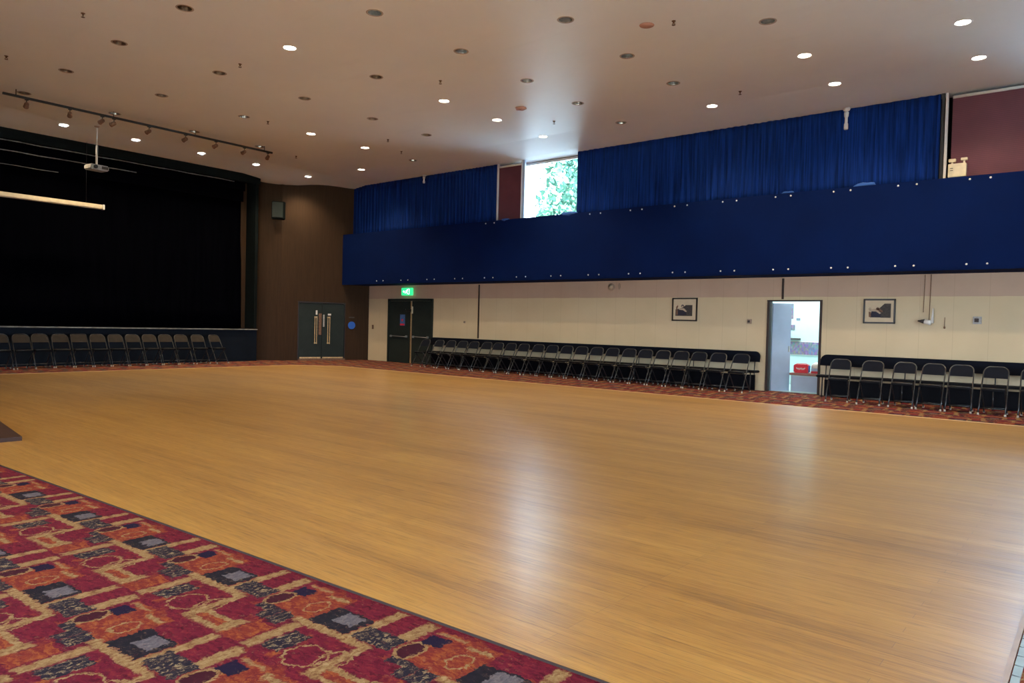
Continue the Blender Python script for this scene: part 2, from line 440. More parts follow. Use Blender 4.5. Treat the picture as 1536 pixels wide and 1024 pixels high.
bm = B(); box(bm, ((XS + XR) / 2, (YN + YU) / 2, HC + .62), (XR - XS + 3, YU - YN + 2, .1)); struct('ceiling', bm, 'teal', 'upper deck above the ceiling void')

# far wall: lower panel wall with two openings, upper window wall
def wall_boxes(bm, x0, x1, z0, z1, holes, y, t=.16, mi=0):
    """holes: (x0,x1,z0,z1) sorted by x"""
    x = x0
    for h in sorted(holes):
        if h[0] > x: box(bm, ((x + h[0]) / 2, y + t / 2, (z0 + z1) / 2), (h[0] - x, t, z1 - z0), mi=mi)
        if h[2] > z0: box(bm, ((h[0] + h[1]) / 2, y + t / 2, (z0 + h[2]) / 2), (h[1] - h[0], t, h[2] - z0), mi=mi)
        if h[3] < z1: box(bm, ((h[0] + h[1]) / 2, y + t / 2, (z1 + h[3]) / 2), (h[1] - h[0], t, z1 - h[3]), mi=mi)
        x = h[1]
    if x < x1: box(bm, ((x + x1) / 2, y + t / 2, (z0 + z1) / 2), (x1 - x, t, z1 - z0), mi=mi)
OX0, OX1, OZ = -6.17, -5.03, 2.11
bm = B(); wall_boxes(bm, PC[0], XR, 0, 2.9, [(OX0, OX1, 0, OZ)], YW)
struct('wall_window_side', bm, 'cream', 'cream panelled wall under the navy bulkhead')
W1 = (-13.46, -11.36, 4.2, 6.14); W2 = (-1.0, 1.7, 4.2, 6.14); W3 = (1.9, 4.6, 4.2, 6.14)
bm = B(); wall_boxes(bm, -21.3, XR, 2.9, 6.9, [W1, W2, W3], YU)
struct('wall_window_side_upper', bm, 'teal', 'dark upper wall behind the blue curtains')
bm = B()
box(bm, ((PC[0] - .35 + XR) / 2, YB + .03, (ZB0 + ZB1) / 2), (XR - PC[0] + .35, .06, ZB1 - ZB0))
box(bm, ((PC[0] - .3 + XR) / 2, (YB + YU + .05) / 2 + .03, ZB1 - .04), (XR - PC[0] + .3, YU - YB, .05))
box(bm, ((PC[0] - .15 + XR) / 2, (YB + YW) / 2, ZB0 + .03), (XR - PC[0] + .1, YW - YB, .05))
wb = struct('wall_bulkhead', bm, 'navyband', 'long projecting navy cloth-covered bulkhead under the curtains')
me = None; pt = None
for k in range(-1, 15):
    for dx in (-.165, .165):
        x = -1.95 - 1.217 * k + dx
        for z in ([2.77, 4.365] if k < 8 or k == 10 else [2.77]):
            if pt is None:
                bm = B(); lathe(bm, [(.020, 0), (.018, .008), (.008, .014)], 10); bm.transform(Matrix.Rotation(PI / 2, 4, 'X'))
                pt = obj('stud', bm, 'white', wb, (x, YB, z))
            else:
                c = pt.copy(); C.objects.link(c); c.parent = wb; c.location = (x, YB, z)
# splayed brown corner wall
bm = B()
def slab(bm, a, b, z0, z1, t=.15, holes=()):
    a, b = Vector(a), Vector(b); d = (b - a); L = d.length; d.normalize(); n = Vector((-d.y, d.x)); ang = math.atan2(d.y, d.x)
    s = 0.0; segs = []
    for h in holes: segs += [(s, h[0], z0, z1), (h[0], h[1], h[2], z1)]; s = h[1]
    segs.append((s, L, z0, z1))
    for s0, s1, q0, q1 in segs:
        c = a + d * (s0 + s1) / 2 + n * t / 2; box(bm, (c.x, c.y, (q0 + q1) / 2), (s1 - s0, t, q1 - q0), ang)
slab(bm, PA, PB, 0, 6.5); slab(bm, PB, PC, 0, 6.6, holes=[(.62, 2.26, 2.03)])
slab(bm, (-22.35, 12.9), (-22.35, 13.25), 0, 6.5)
struct('wall_corner', bm, 'brown', 'brown woven-textured splayed wall beside the stage')
# other room walls (behind and beside the viewer)
FILL4 = (-10.0, -8.8, .7, 2.6); FILL5 = (-5.5, -1.5, .7, 2.6); FILL6 = (2.5, 5.0, .7, 2.6)      # unseen openings added behind the viewer to let in fill daylight
bm = B(); wall_boxes(bm, XS - .6, XR + .2, 0, 6.6, [FILL4, FILL5, FILL6], YN - .16); struct('wall_near', bm, 'cream')
FILL7 = (1.5, 4.0, .3, 2.6); FILL8 = (7.5, 10.5, .3, 2.6)                                   # unseen openings added in the right end wall for fill daylight (y ranges)
bm = B(); wall_boxes(bm, YN, YW + .2, 0, 6.6, [FILL7, FILL8], 0.0)
bm.transform(Matrix.Translation((XR + .16, 0, 0)) @ Matrix.Rotation(PI / 2, 4, 'Z')); struct('wall_right', bm, 'cream')

bm = B(); box(bm, (-23.35, (YN + YW) / 2, 3.3), (.16, YW - YN + 1.2, 6.9)); box(bm, (-21.95, YW + .38, 3.4), (2.8, .16, 7.0)); box(bm, (-22.5, YN - .08, 3.3), (1.8, .16, 6.9))  # unseen slabs added behind stage and corner doors to stop light leaking in
struct('wall_light_seal', bm, 'black', 'unseen black wall added behind stage and corner to block light leaks')
# stage: front, deck, cloths
bm = B(); box(bm, (XS - .02 - .05, (YN + 13.2) / 2, .51), (.1, 13.2 - YN, 1.02)); box(bm, (XS - .5, 13.17, .51), (.8, .06, 1.02))
struct('wall_stage_front', bm, 'stagenavy', 'dark navy panelled front of the stage')
bm = B(); box(bm, (XS - .45, (YN + 13.2) / 2, 1.035), (.96, 13.2 - YN, .03)); st = struct('trim_6', bm, 'hem', 'pale metal nosing along the stage lip')
bm = B(); box(bm, (XS - .55, (YN + 13.18) / 2, 1.056), (.80, 13.18 - YN, .008)); struct('floor_stage', bm, 'black', 'black stage deck')
bm = B(); box(bm, (XS - .06, (YN + 13.24) / 2, 5.97), (.12, 13.24 - YN, .30)); box(bm, (XS - .35, 13.15, 3.7), (.62, .10, 5.25))
struct('wall_stage_header', bm, 'teal', 'dark header and side return framing the stage opening')
def drape(x0, x1, z0, z1, y, amp, wl, along='x', seed=0, thick=.02, flat_to=None):
    rnd = random.Random(seed); bm = B(); N = int(abs(x1 - x0) / wl * 10); NZ = 8
    ph = [rnd.uniform(0, 6.28) for _ in range(4)]
    def off(u, t):
        w = .55 + .45 * math.sin(u * 1.3 + ph[0])
        return amp * (math.sin(u * 2 * PI / wl + 1.2 * math.sin(u * 1.9 + ph[1])) * w + .45 * math.sin(u * 2 * PI / (wl * 2.7) + ph[2])) * (.35 + .65 * (1 - t * .6))
    G = []
    for side in (0, 1):
        g = []
        for i in range(N + 1):
            u = x0 + (x1 - x0) * i / N; col = []
            for j in range(NZ + 1):
                t = j / NZ; z = z0 + (z1(u) - z0) * t; d = off(u, t) + (thick if side else 0)
                col.append(bm.verts.new((u, y + d, z) if along == 'x' else (y - d, u, z)))
            g.append(col)
        G.append(g)
    for g in G:
        for i in range(N):
            for j in range(NZ): bm.faces.new((g[i][j], g[i + 1][j], g[i + 1][j + 1], g[i][j + 1])).smooth = True
    a, b = G
    for j in range(NZ):
        bm.faces.new((a[0][j], a[0][j + 1], b[0][j + 1], b[0][j])); bm.faces.new((a[N][j], b[N][j], b[N][j + 1], a[N][j + 1]))
    for i in range(N):
        bm.faces.new((a[i][0], b[i][0], b[i + 1][0], a[i + 1][0])); bm.faces.new((a[i][NZ], a[i + 1][NZ], b[i + 1][NZ], b[i][NZ]))
    return bm
o = obj('stage_curtain', drape(YN + .1, 13.02, 1.07, lambda u: 6.02, XS - .62, .035, .42, 'y', 3), 'black')
tag(o, 'black stage curtain filling the back of the stage opening', 'curtain')
for nm, x, z1, z0, ye, wh in (('tallest', -21.93, 6.0, 5.80, 12.6, 'upper black stage border with a pale hem, just under the header'),
                        ('', -22.03, 6.0, 5.56, 9.7, 'middle black stage border with a pale hem, second below the header'),
                        ('', -22.13, 6.0, 5.22, 7.7, 'lower black stage border with faint hem, nearest above the screen casing')):
    t = thing('stage_border', wh, 'stage drape', (x, 4, z0), group='black borders across the top of the stage')
    bm = B(); box(bm, (0, .55, (z1 - z0) / 2), (.025, 16.6, z1 - z0))
    obj('cloth', bm, 'black', t)
    bm = B(); tube(bm, [(.02, y_ * .5 - 7.6, .012 * math.sin(y_ * 2.3) * .6) for y_ in range(int((ye - 4 + 7.6) * 2) + 1)], .014 if z0 > 5.3 else .009, 6)
    obj('hem', bm, 'hem', t)
# projection screen casing
t = thing('projection_screen', 'long cream projection screen casing hanging in front of the black stage curtain', 'projection screen', (-21.55, 5.3, 4.36))
bm = B(); box(bm, (0, 0, 0), (.13, 6.0, .125), bev=.02); obj('casing', bm, 'screen', t)
bm = B(); box(bm, (0, 3.02, 0), (.15, .05, .14), bev=.01); obj('end_cap', bm, 'white', t)
bm = B(); box(bm, (0.0, 3.02 - 6.04, 0), (.15, .05, .14), bev=.01); obj('end_cap', bm, 'white', t)
for y_ in (-2.6, 2.6): bm = B(); tube(bm, [(-.02, y_, .06), (-.02, y_, 1.72)], .004, 5); obj('hanging_wire', bm, 'blackmetal', t)

# joints and conduits on the cream wall
for k, (x, z0, z1) in enumerate([(-15.36, .95, 2.64), (-5.87, 2.16, 2.64)]):
    bm = B(); box(bm, (x, YW - .012, (z0 + z1) / 2), (.045, .024, z1 - z0)); struct('trim_%d' % (7 + k), bm, 'conduit', ['dark vertical joint strip left of the square picture', 'short dark joint strip above the open doorway'][k])
# doorway casing
bm = B(); box(bm, (OX0 - .02, YW + .07, OZ / 2), (.05, .20, OZ)); box(bm, (OX1 + .025, YW + .07, OZ / 2), (.05, .20, OZ)); box(bm, ((OX0 + OX1) / 2, YW + .07, OZ + .015), (OX1 - OX0 + .1, .2, .03))
struct('trim_9', bm, 'conduit', 'dark casing of the open doorway')

# ------------------------------------------------------------------ exit doors in the cream wall
def pictogram(bm, s, y, mi=0):
    """running figure with a doorway and an arrow on a plate facing -Y; coordinates in units of s"""
    def poly(p): 
        vs = [bm.verts.new((x * s, y, z * s)) for x, z in p]; bm.faces.new(vs).material_index = mi
    poly([(.55 + .16 * math.cos(a * PI / 6), .62 + .16 * math.sin(a * PI / 6)) for a in range(12)])
    poly([(.15, .42), (.50, .46), (.36, -.05), (.05, .0)])
    poly([(.30, .44), (.86, .22), (.82, .10), (.34, .28)])
    poly([(.20, .42), (-.30, .22), (-.25, .10), (.22, .26)])
    poly([(.18, .02), (.36, -.02), (.62, -.40), (.48, -.48)]); poly([(.50, -.38), (.62, -.48), (.52, -.86), (.40, -.82)])
    poly([(.06, .04), (.24, -.04), (-.12, -.46), (-.24, -.36)]); poly([(-.10, -.34), (-.16, -.48), (-.66, -.52), (-.64, -.40)])
    poly([(.95, .85), (1.45, .85), (1.45, -.85), (.95, -.85), (.95, -.72), (1.3, -.72), (1.3, .72), (.95, .72)])
    poly([(-1.5, 0), (-1.05, .4), (-1.05, .14), (-.7, .14), (-.7, -.14), (-1.05, -.14), (-1.05, -.4)])
t = thing('exit_sign', 'glowing green exit sign above the dark exit doors', 'exit sign', (-18.64, YW - .10, 2.45))
bm = B(); box(bm, (0, .05, 0), (.50, .09, .25), bev=.008); obj('housing', bm, 'exitgreen', t)
bm = B(); pictogram(bm, .108, -.002); obj('pictogram', bm, 'exitwhite', t, (0, 0, 0), fix=False)
def leafdoor(parent, w, h, x, bar=True):
    bm = B(); box(bm, (x, 0, h / 2), (w, .045, h), bev=.004); return obj('door_leaf', bm, 'doorgreen', parent)
t = thing('exit_doors', 'dark green double exit doors with push bars under the green exit sign', 'door', (-18.54, YW - .03, 0))
for x, w in ((-.47, 1.04), (.62, .92)):
    l = leafdoor(t, w, 2.13, x)
    bm = B(); tube(bm, [(x - w * .36, -.07, .92), (x + w * .36, -.07, .90)], .014, 8); box(bm, (x - w * .38, -.045, .91), (.05, .09, .07), bev=.006); box(bm, (x + w * .38, -.045, .91), (.05, .09, .07), bev=.006)
    obj('push_bar', bm, 'tubelight', l)
bm = B(); box(bm, (.11, -.02, 1.06), (.018, .03, 2.1)); obj('meeting_strip', bm, 'brass', t)
bm = B(); box(bm, (-1.03, 0, 1.10), (.07, .09, 2.20)); box(bm, (1.11, 0, 1.10), (.07, .09, 2.20)); box(bm, (.04, 0, 2.17), (2.2, .09, .07)); obj('door_frame', bm, 'doorgreen', t)
bm = B(); box(bm, (.03, -.06, 1.80), (.26, .08, .09), bev=.01); tube(bm, [(-.08, -.10, 1.84), (.02, -.16, 1.84), (.12, -.06, 1.84)], .010, 6); obj('door_closer', bm, 'blackmetal', t)
bm = B(); box(bm, (.20, -.055, 1.82), (.05, .05, .24), bev=.006); obj('bolt_plate', bm, 'screen', t)
t2 = thing('door_notice', 'small blue and red notice fixed to the left exit door', 'notice', (-18.84, YW - .062, 1.47))
bm = B(); box(bm, (0, 0, 0), (.24, .012, .38)); obj('card', bm, 'noticeblue', t2)
bm = B(); box(bm, (0, -.008, -.15), (.22, .006, .06)); obj('red_panel', bm, 'red', t2)
bm = B(); lathe(bm, [(.04, 0), (.04, .004)], 14); bm.transform(Matrix.Translation((0, -.012, 0)) @ Matrix.Rotation(PI / 2, 4, 'X')); obj('red_disc', bm, 'red', t2)
bm = B(); box(bm, (0, .01, 0), (.085, .02, .15), bev=.004); box(bm, (0, -.002, .02), (.03, .012, .04)); o = obj('light_switch', bm, 'photobrown', None, (-20.47, YW - .022, 1.20)); tag(o, 'small brown switch plate on cream wall left of exit doors', 'switch')

# double doors in the splayed wall
p = S(1.44, -.02)
t = thing('corner_doors', 'dark green double doors with long brass pull handles in the brown corner wall', 'door', (p.x, p.y, 0), SANG)
for x in (-.405, .405):
    bm = B(); box(bm, (x, 0.0, 1.0), (.80, .05, 1.94), bev=.005); l = obj('door_leaf', bm, 'doorgreen', t)
    bm = B()
    for dx in (0, .06): box(bm, (x * .57 + (dx - .03) * 1.15, -.07, 1.05), (.022, .022, .96), bev=.004)
    for z in (.6, 1.5): box(bm, (x * .57, -.048, z), (.10, .05, .03))
    obj('pull_handle', bm, 'brass', l)
    bm = B(); box(bm, (x, -.03, .09), (.74, .012, .05)); obj('kick_strip', bm, 'brass', l)
bm = B(); box(bm, (-.07, -.032, 1.26), (.10, .012, .74)); obj('finger_plate', bm, 'photobrown', t)
bm = B(); box(bm, (.06, -.034, 1.38), (.05, .012, .42)); obj('finger_plate', bm, 'greyplastic', t)
bm = B(); box(bm, (-.20, -.034, 1.66), (.055, .012, .15)); obj('label_plate', bm, 'white', t)
bm = B(); box(bm, (.26, -.034, 1.60), (.11, .012, .06)); obj('label_plate', bm, 'white', t)
bm = B(); box(bm, (0, -.01, 2.005), (1.7, .06, .04)); box(bm, (-.83, 0, 1.0), (.03, .06, 2.0)); box(bm, (.83, 0, 1.0), (.03, .06, 2.0)); obj('door_frame', bm, 'blackframe', t)
bm = B(); box(bm, (0, -.04, .03), (1.66, .16, .06)); obj('threshold', bm, 'photobrown', t)
p = S(2.52, .012)
t = thing('fire_door_sign', 'round blue sign on the brown wall right of the corner doors', 'sign', (p.x, p.y, 1.24), SANG)
bm = B(); lathe(bm, [(.135, 0), (.135, .008)], 24); bm.transform(Matrix.Rotation(PI / 2, 4, 'X')); obj('disc', bm, 'blue', t)
bm = B(); box(bm, (0, -.011, .28), (.2, .006, .05)); obj('small_plate', bm, 'photodark', t)
p = Vector((-21.72, 13.86))
t = thing('wall_speaker', 'dark loudspeaker mounted high on the brown corner wall', 'loudspeaker', (p.x + .22, p.y - .10, 4.71), SANG - .25)
bm = B(); box(bm, (0, 0, .30), (.44, .26, .58), bev=.02); obj('cabinet', bm, 'teal', t)
bm = B(); box(bm, (-.03, -.135, .31), (.34, .02, .50), bev=.006); obj('grille', bm, 'doorgreen', t)
bm = B(); tube(bm, [(0, .12, .3), (0, .30, .3)], .03, 8); obj('wall_bracket', bm, 'blackmetal', t)

# ------------------------------------------------------------------ upper windows, blinds, curtains
def window(n, r, mull=()):
    x0, x1, z0, z1 = r
    bm = B(); 
    for x in (x0 + .02, x1 - .02, *mull): box(bm, (x, YU + .04, (z0 + z1) / 2), (.045, .07, z1 - z0))
    box(bm, ((x0 + x1) / 2, YU + .04, z0 + .02), (x1 - x0, .07, .045)); box(bm, ((x0 + x1) / 2, YU + .04, z1 - .03), (x1 - x0, .07, .06))
    o = struct('window_%d' % n, bm, 'white', ['uncurtained high window with pale tree outside', 'high window past the right blind', 'high window further right'][n - 1])
    bm = B(); box(bm, ((x0 + x1) / 2, YU + .05, (z0 + z1) / 2), (x1 - x0 - .04, .006, z1 - z0 - .04)); obj('pane', bm, 'glass', o)
window(1, W1); window(2, W2, (.3,)); window(3, W3, (3.2,))
for n, r in ((4, FILL4), (5, FILL5), (6, FILL6)):
    bm = B()
    for k in range(5): box(bm, (r[0] + (r[1] - r[0]) * k / 4, YN - .08, (r[2] + r[3]) / 2), (.06, .08, r[3] - r[2]))
    for z in (r[2], r[3]): box(bm, ((r[0] + r[1]) / 2, YN - .08, z), (r[1] - r[0], .08, .06))
    struct('window_%d' % n, bm, 'white')  # frames of the near wall openings added for fill daylight
for n, r in ((7, FILL7), (8, FILL8)):
    bm = B()
    for k in range(5): box(bm, (XR + .08, r[0] + (r[1] - r[0]) * k / 4, (r[2] + r[3]) / 2), (.08, .06, r[3] - r[2]))
    for z in (r[2], r[3]): box(bm, (XR + .08, (r[0] + r[1]) / 2, z), (.08, r[1] - r[0], .06))
    struct('window_%d' % n, bm, 'white')  # frames of the end wall openings added for fill daylight
def ztop(u): return ZC(u, YC) + .04
o = obj('blue_curtain', drape(-20.92, -14.19, 4.40, ztop, YC, .026, .15, 'x', 11), 'curtain'); tag(o, 'royal blue curtain left of the narrow maroon blind', 'curtain', None)
o = obj('blue_curtain', drape(-11.33, -2.70, 4.40, ztop, YC, .027, .16, 'x', 5), 'curtain'); tag(o, 'wide royal blue curtain right of the bright window', 'curtain', None)
def blind(x0, x1, lab, y=YC + .04):
    t = thing('roller_blind', lab, 'blind', ((x0 + x1) / 2, y, 4.40)); w = x1 - x0
    zt = ZC(x0, YC) - .06 - 4.40
    bm = B(); box(bm, (0, 0, zt / 2), (w, .012, zt)); obj('blind_cloth', bm, 'blind', t)
    bm = B(); tube(bm, [(-w / 2, 0, zt - .02), (w / 2, 0, zt - .02)], .03, 10); obj('roller', bm, 'white' if w < 2 else 'blackmetal', t)
    bm = B(); box(bm, (0, 0, .01), (w, .03, .03)); obj('bottom_rail', bm, 'tubelight', t)
    return t
blind(-14.14, -13.27, 'narrow maroon blind between blue curtain and bright window')
blind(-2.50, -1.05, 'wide maroon blind at far right of the window wall')
def post(name_k, x, w, mat, lab, y=YC):
    bm = B(); z1 = ZC(x, y) + .02; box(bm, (x, y, (4.40 + z1) / 2), (w, .06, z1 - 4.40)); return struct('trim_%d' % name_k, bm, mat, lab)
post(10, -14.165, .03, 'white', 'thin white post left of narrow blind'); post(11, -13.25, .03, 'white', 'thin white post right of narrow blind')
post(12, -13.18, .09, 'paleblue', 'grey window post beside bright window'); post(13, -2.655, .05, 'blackmetal', 'black post at right end of wide curtain')
post(14, -2.59, .045, 'white', 'white post left of wide blind')
bm = B(); box(bm, (-12.75, YC, 6.215), (2.9, .10, .05)); struct('trim_15', bm, 'blackmetal', 'dark head rail over the bright window')
bm = B(); box(bm, (-12.75, YC, 4.45), (2.9, .08, .03)); struct('trim_16', bm, 'paleblue', 'pale sill strip below the bright window')
def bunch(x, y, z, w, h, lab, seed, mat='cloth'):
    rnd = random.Random(seed); bm = B(); bmesh.ops.create_icosphere(bm, subdivisions=3, radius=.5)
    for v in bm.verts:
        n = math.sin(v.co.x * 14 + seed) * .08 + math.sin(v.co.z * 11 + v.co.x * 7) * .07 + rnd.uniform(-.02, .02)
        v.co = Vector((v.co.x * (1 + n) * w, v.co.y * .12, v.co.z * (1 + n * 2) * h))
    for f in bm.faces: f.smooth = True
    o = obj('bunched_cloth', bm, mat, None, (x, y, z)); tag(o, lab, 'cloth')
bunch(-11.32, YB + .04, 4.43, .55, .12, 'light blue cloth bunched on ledge under right edge of bright window', 1)
bunch(-13.56, YB + .04, 4.43, .30, .08, 'scrap of blue cloth on ledge below the narrow blind', 2)
bunch(-3.98, YB + .16, 4.47, .42, .12, 'blue curtain hem bunched up on ledge toward the right', 3)
bunch(-5.55, YB + .16, 4.46, .30, .08, 'blue curtain hem bunched on ledge, mid wide curtain', 4)
# white shapes added in place of daylight gaps at the curtain heads
for x, h, lab in ((-4.42, .46, 'white shape standing in for daylight gap at top of wide blue curtain'), (-17.22, .26, 'white shape standing in for daylight gap at top of left blue curtain')):
    z = ZC(x, YC - .1)
    t = thing('curtain_daylight_gap', lab, 'light gap', (x, YC - .12, z - h))
    pr = [(.034, 0), (.044, .02), (.042, h * .25), (.030, h * .30), (.030, h * .55), (.044, h * .60), (.050, h * .78), (.03, h * .80)]
    bm = B(); lathe(bm, pr, 12); obj('body', bm, 'white', t)
    bm = B(); lathe(bm, [(.018, h * .8), (.06, h * .86), (.085, h * .97)], 14); obj('cup', bm, 'white', t)
# cream boxes on the ledge
t = thing('control_box', 'cream box with two small caps on ledge beside the wide blind', 'box', (-2.36, YC - .12, 4.44))
bm = B(); box(bm, (0, 0, .16), (.30, .12, .26), bev=.008); obj('body', bm, 'screen', t)
bm = B(); box(bm, (-.09, 0, .36), (.12, .07, .06), bev=.006); box(bm, (-.09, 0, .315), (.03, .03, .06)); obj('cap', bm, 'screen', t)
bm = B(); box(bm, (.11, 0, .37), (.11, .07, .05), bev=.006); box(bm, (.11, 0, .32), (.03, .03, .07)); obj('cap', bm, 'screen', t)
for z_ in (.20, .16): bm = B(); box(bm, (-.09, -.062, z_), (.05, .006, .012)); obj('vent_slot', bm, 'photodark', t)

# ------------------------------------------------------------------ ceiling fittings
def ring_bm():
    bm = B(); lathe(bm, [(.098, 0.0), (.130, -.002), (.137, .006), (.118, .012), (.112, .02)], 24); return bm
def can_bm(h):
    bm = B(); n = 24
    rings = [(.116, 0.0), (.108, .03), (.100, h * .6), (.055, h)]
    lathe(bm, rings, n); 
    for f in list(bm.faces):
        if len(f.verts) == n and f.calc_center_median().z < .001: bm.faces.remove(f)
    return bm
colname = lambda i: ORD[i] + ' from the stage'
rowname = ['row along the window wall', 'second row from the window wall', 'third row from the window wall', 'fourth row from the window wall', 'fifth row from the window wall', 'sixth row from the window wall']
protos = {}
def downlight(i, j, x, y):
    kind = 'lit' if (i, j) in litset else ('dim' if (i, j) in dimset else 'off')
    if i >= 5 and kind == 'off': kind = 'silver'
    z = ZC(x, y)
    word = {'lit': 'lit white downlight', 'dim': 'faintly lit recessed downlight', 'off': 'unlit bronze recessed downlight', 'silver': 'unlit silvery recessed downlight'}[kind]
    lab = '%s in ceiling, %s, %s' % (word, rowname[j], colname(sorted(q[0] for q in spots if q[1] == j).index(i))); grp = 'ceiling downlights'
    if kind not in protos:
        t = thing('downlight', lab, 'downlight', (x, y, z), group=grp)
        bm = B(); lathe(bm, [(.108, .002), (.112, -.004), (.134, -.003), (.137, .001)], 24)
        for f in [f for f in bm.faces if len(f.verts) > 4]: bm.faces.remove(f)
        obj('trim_ring', bm, 'ring' if kind != 'lit' else 'white', t)
        obj('reflector', can_bm(.15), {'lit': 'white', 'dim': 'silver', 'off': 'bronze', 'silver': 'silver'}[kind], t)
        bm = B()
        if kind == 'lit': lathe(bm, [(.102, .018), (.06, .010), (.004, .008)], 20); obj('lens', bm, 'lens', t)
        else:
            lathe(bm, [(.02, .15), (.05, .10), (.06, .065), (.045, .04), (.004, .032)], 14); obj('bulb', bm, 'dimlens' if kind == 'dim' else 'silver' if kind == 'silver' else 'bronze', t)
        protos[kind] = t
    else: t = dup(protos[kind], (x, y, z), random.uniform(0, 6), lab, grp)
    return kind
lamps = []
def lamp(name, x, y, z, watts, col=(1, .77, .49), size=2.2, blend=1.0, rad=.10, tx=0, ty=0):
    l = bpy.data.lights.new(name, 'SPOT'); l.energy = watts; l.color = col; l.spot_size = size; l.spot_blend = blend; l.shadow_soft_size = rad
    o = bpy.data.objects.new(name, l); C.objects.link(o); o.location = (x, y, z); o.rotation_euler = (tx, ty, 0); return o
DW = 285
for s in spots:
    if downlight(*s) == 'lit': lamp('downlight_lamp', s[2], s[3], ZC(s[2], s[3]) - .05, DW)
for x, y in ((.5, 3.7), (-4.3, 1.8), (-9.1, 1.8), (-13.8, 1.8), (-9.1, -2.0), (-2.0, -2.0), (-6.8, 5.56), (4, 0)):  # unseen fill spots added beyond the view, without fittings
    lamp('downlight_lamp', x, y, HC - .05, DW)
# sprinkler heads
SP = [(-12.93, 4.66), (-16.28, 4.55), (-12.97, 7.42), (-16.13, 9.99), (-10.49, 10.32), (-14.98, 12.84), (-15.7, 13.96), (-10.32, 13.94), (-5.45, 10.45), (-5.93, 14.31), (-18.81, 12.6)]
SL = ['at top left of the photo', 'at the left photo edge above the track', 'above and left of the lit downlight', 'just past the right end of the track', 'above the central lit downlight',
      'upper of the two above the left white gap shape', 'lower of the two above the left white gap shape', 'just left of the bright window, near wall', 'near the pink patch', 'furthest right, near window wall', 'near the corner by the stage']
sp0 = None
for (x, y), sl in zip(SP, SL):
    lab = 'small metal sprinkler head on ceiling, ' + sl
    if sp0 is None:
        sp0 = thing('sprinkler_head', lab, 'sprinkler', (x, y, ZC(x, y)), group='ceiling sprinkler heads')
        bm = B(); lathe(bm, [(.034, 0.0), (.03, -.008), (.014, -.012), (.011, -.04)], 12); obj('rose', bm, 'bronze', sp0)
        bm = B(); lathe(bm, [(.030, -.062), (.030, -.066)], 10); tube(bm, [(.012, 0, -.03), (.022, 0, -.048), (.004, 0, -.064)], .004, 5); tube(bm, [(-.012, 0, -.03), (-.022, 0, -.048), (-.004, 0, -.064)], .004, 5)
        obj('deflector', bm, 'bronze', sp0)
    else: dup(sp0, (x, y, ZC(x, y)), random.uniform(0, 3), lab, 'ceiling sprinkler heads')
# damaged rose and pink patch
bm = B(); lathe(bm, [(.13, .0), (.12, -.02), (.06, -.035), (.004, -.03)], 11)
for v in bm.verts: v.co += Vector((random.uniform(-.02, .02), random.uniform(-.02, .02), random.uniform(-.012, 0) if v.co.z < -.001 else 0))
o = obj('broken_fitting', bm, 'pink', None, (-10.31, 12.66, HC)); tag(o, 'ragged reddish broken fitting on ceiling above the bright window', 'ceiling fitting')
bm = B(); lathe(bm, [(.12, .0), (.115, -.006), (.004, -.007)], 18); o = obj('patch_plate', bm, 'pink', None, (-5.87, 10.35, HC)); tag(o, 'round pinkish blanking patch on the ceiling', 'ceiling patch')
# lighting track
t = thing('lighting_track', 'long black lighting track under the ceiling near the stage', 'lighting track', (-18.48, 8.35, 6.10))
bm = B(); box(bm, (0, 0, 0), (.05, 6.5, .05), bev=.005); obj('rail', bm, 'blackmetal', t)
for y in (-3.0, -1.0, 1.0, 3.0): bm = B(); tube(bm, [(0, y, .02), (0, y, .145)], .010, 6); obj('hanger', bm, 'blackmetal', t)
tl0 = None
for k, y in enumerate([5.55, 6.41, 7.10, 7.36, 8.18, 9.10, 9.92, 10.74, 11.46]):
    lab = 'small brown spotlight clipped to the black track, %s from its left end' % ORD[k]
    a = random.uniform(-.5, .5)
    if tl0 is None:
        tl0 = thing('track_spotlight', lab, 'spotlight', (-18.48, y, 6.075), a, group='spotlights on the ceiling track')
        bm = B(); tube(bm, [(0, 0, 0), (0, 0, -.07)], .010, 6); box(bm, (0, 0, -.01), (.05, .07, .02)); obj('stem', bm, 'blackmetal', tl0)
        bm = B(); lathe(bm, [(.03, -.07), (.045, -.05), (.05, .05), (.056, .07)], 14); bm.transform(Matrix.Translation((-.02, 0, -.12)) @ Matrix.Rotation(-1.9, 4, 'Y')); obj('head', bm, 'photobrown', tl0)
    else: dup(tl0, (-18.48, y, 6.075), a, lab, 'spotlights on the ceiling track')
# projector
px, py = -20.26, 7.66
t = thing('projector', 'grey projector hanging on a long white pole before the stage', 'projector', (px, py, 5.12), .12)
ph = ZC(px, py) - 5.12
bm = B(); tube(bm, [(0, 0, .12), (0, 0, .62)], .024, 10); tube(bm, [(0, 0, .60), (0, 0, ph - .02)], .015, 8); obj('pole', bm, 'white', t)
bm = B(); lathe(bm, [(.07, ph - .01), (.06, ph - .03), (.02, ph - .05)], 14); obj('ceiling_plate', bm, 'ring', t)
bm = B(); box(bm, (0, 0, .05), (.36, .46, .13), bev=.025); obj('body', bm, 'greyplastic', t)
bm = B(); lathe(bm, [(.05, 0), (.05, .04), (.035, .045)], 14); bm.transform(Matrix.Translation((.17, -.12, .05)) @ Matrix.Rotation(PI / 2, 4, 'Y')); obj('lens', bm, 'blackmetal', t)
bm = B(); box(bm, (.185, .12, .05), (.01, .16, .07)); obj('vent', bm, 'photodark', t)
bm = B(); box(bm, (0, 0, .12), (.12, .12, .02)); obj('mount_plate', bm, 'tubelight', t)

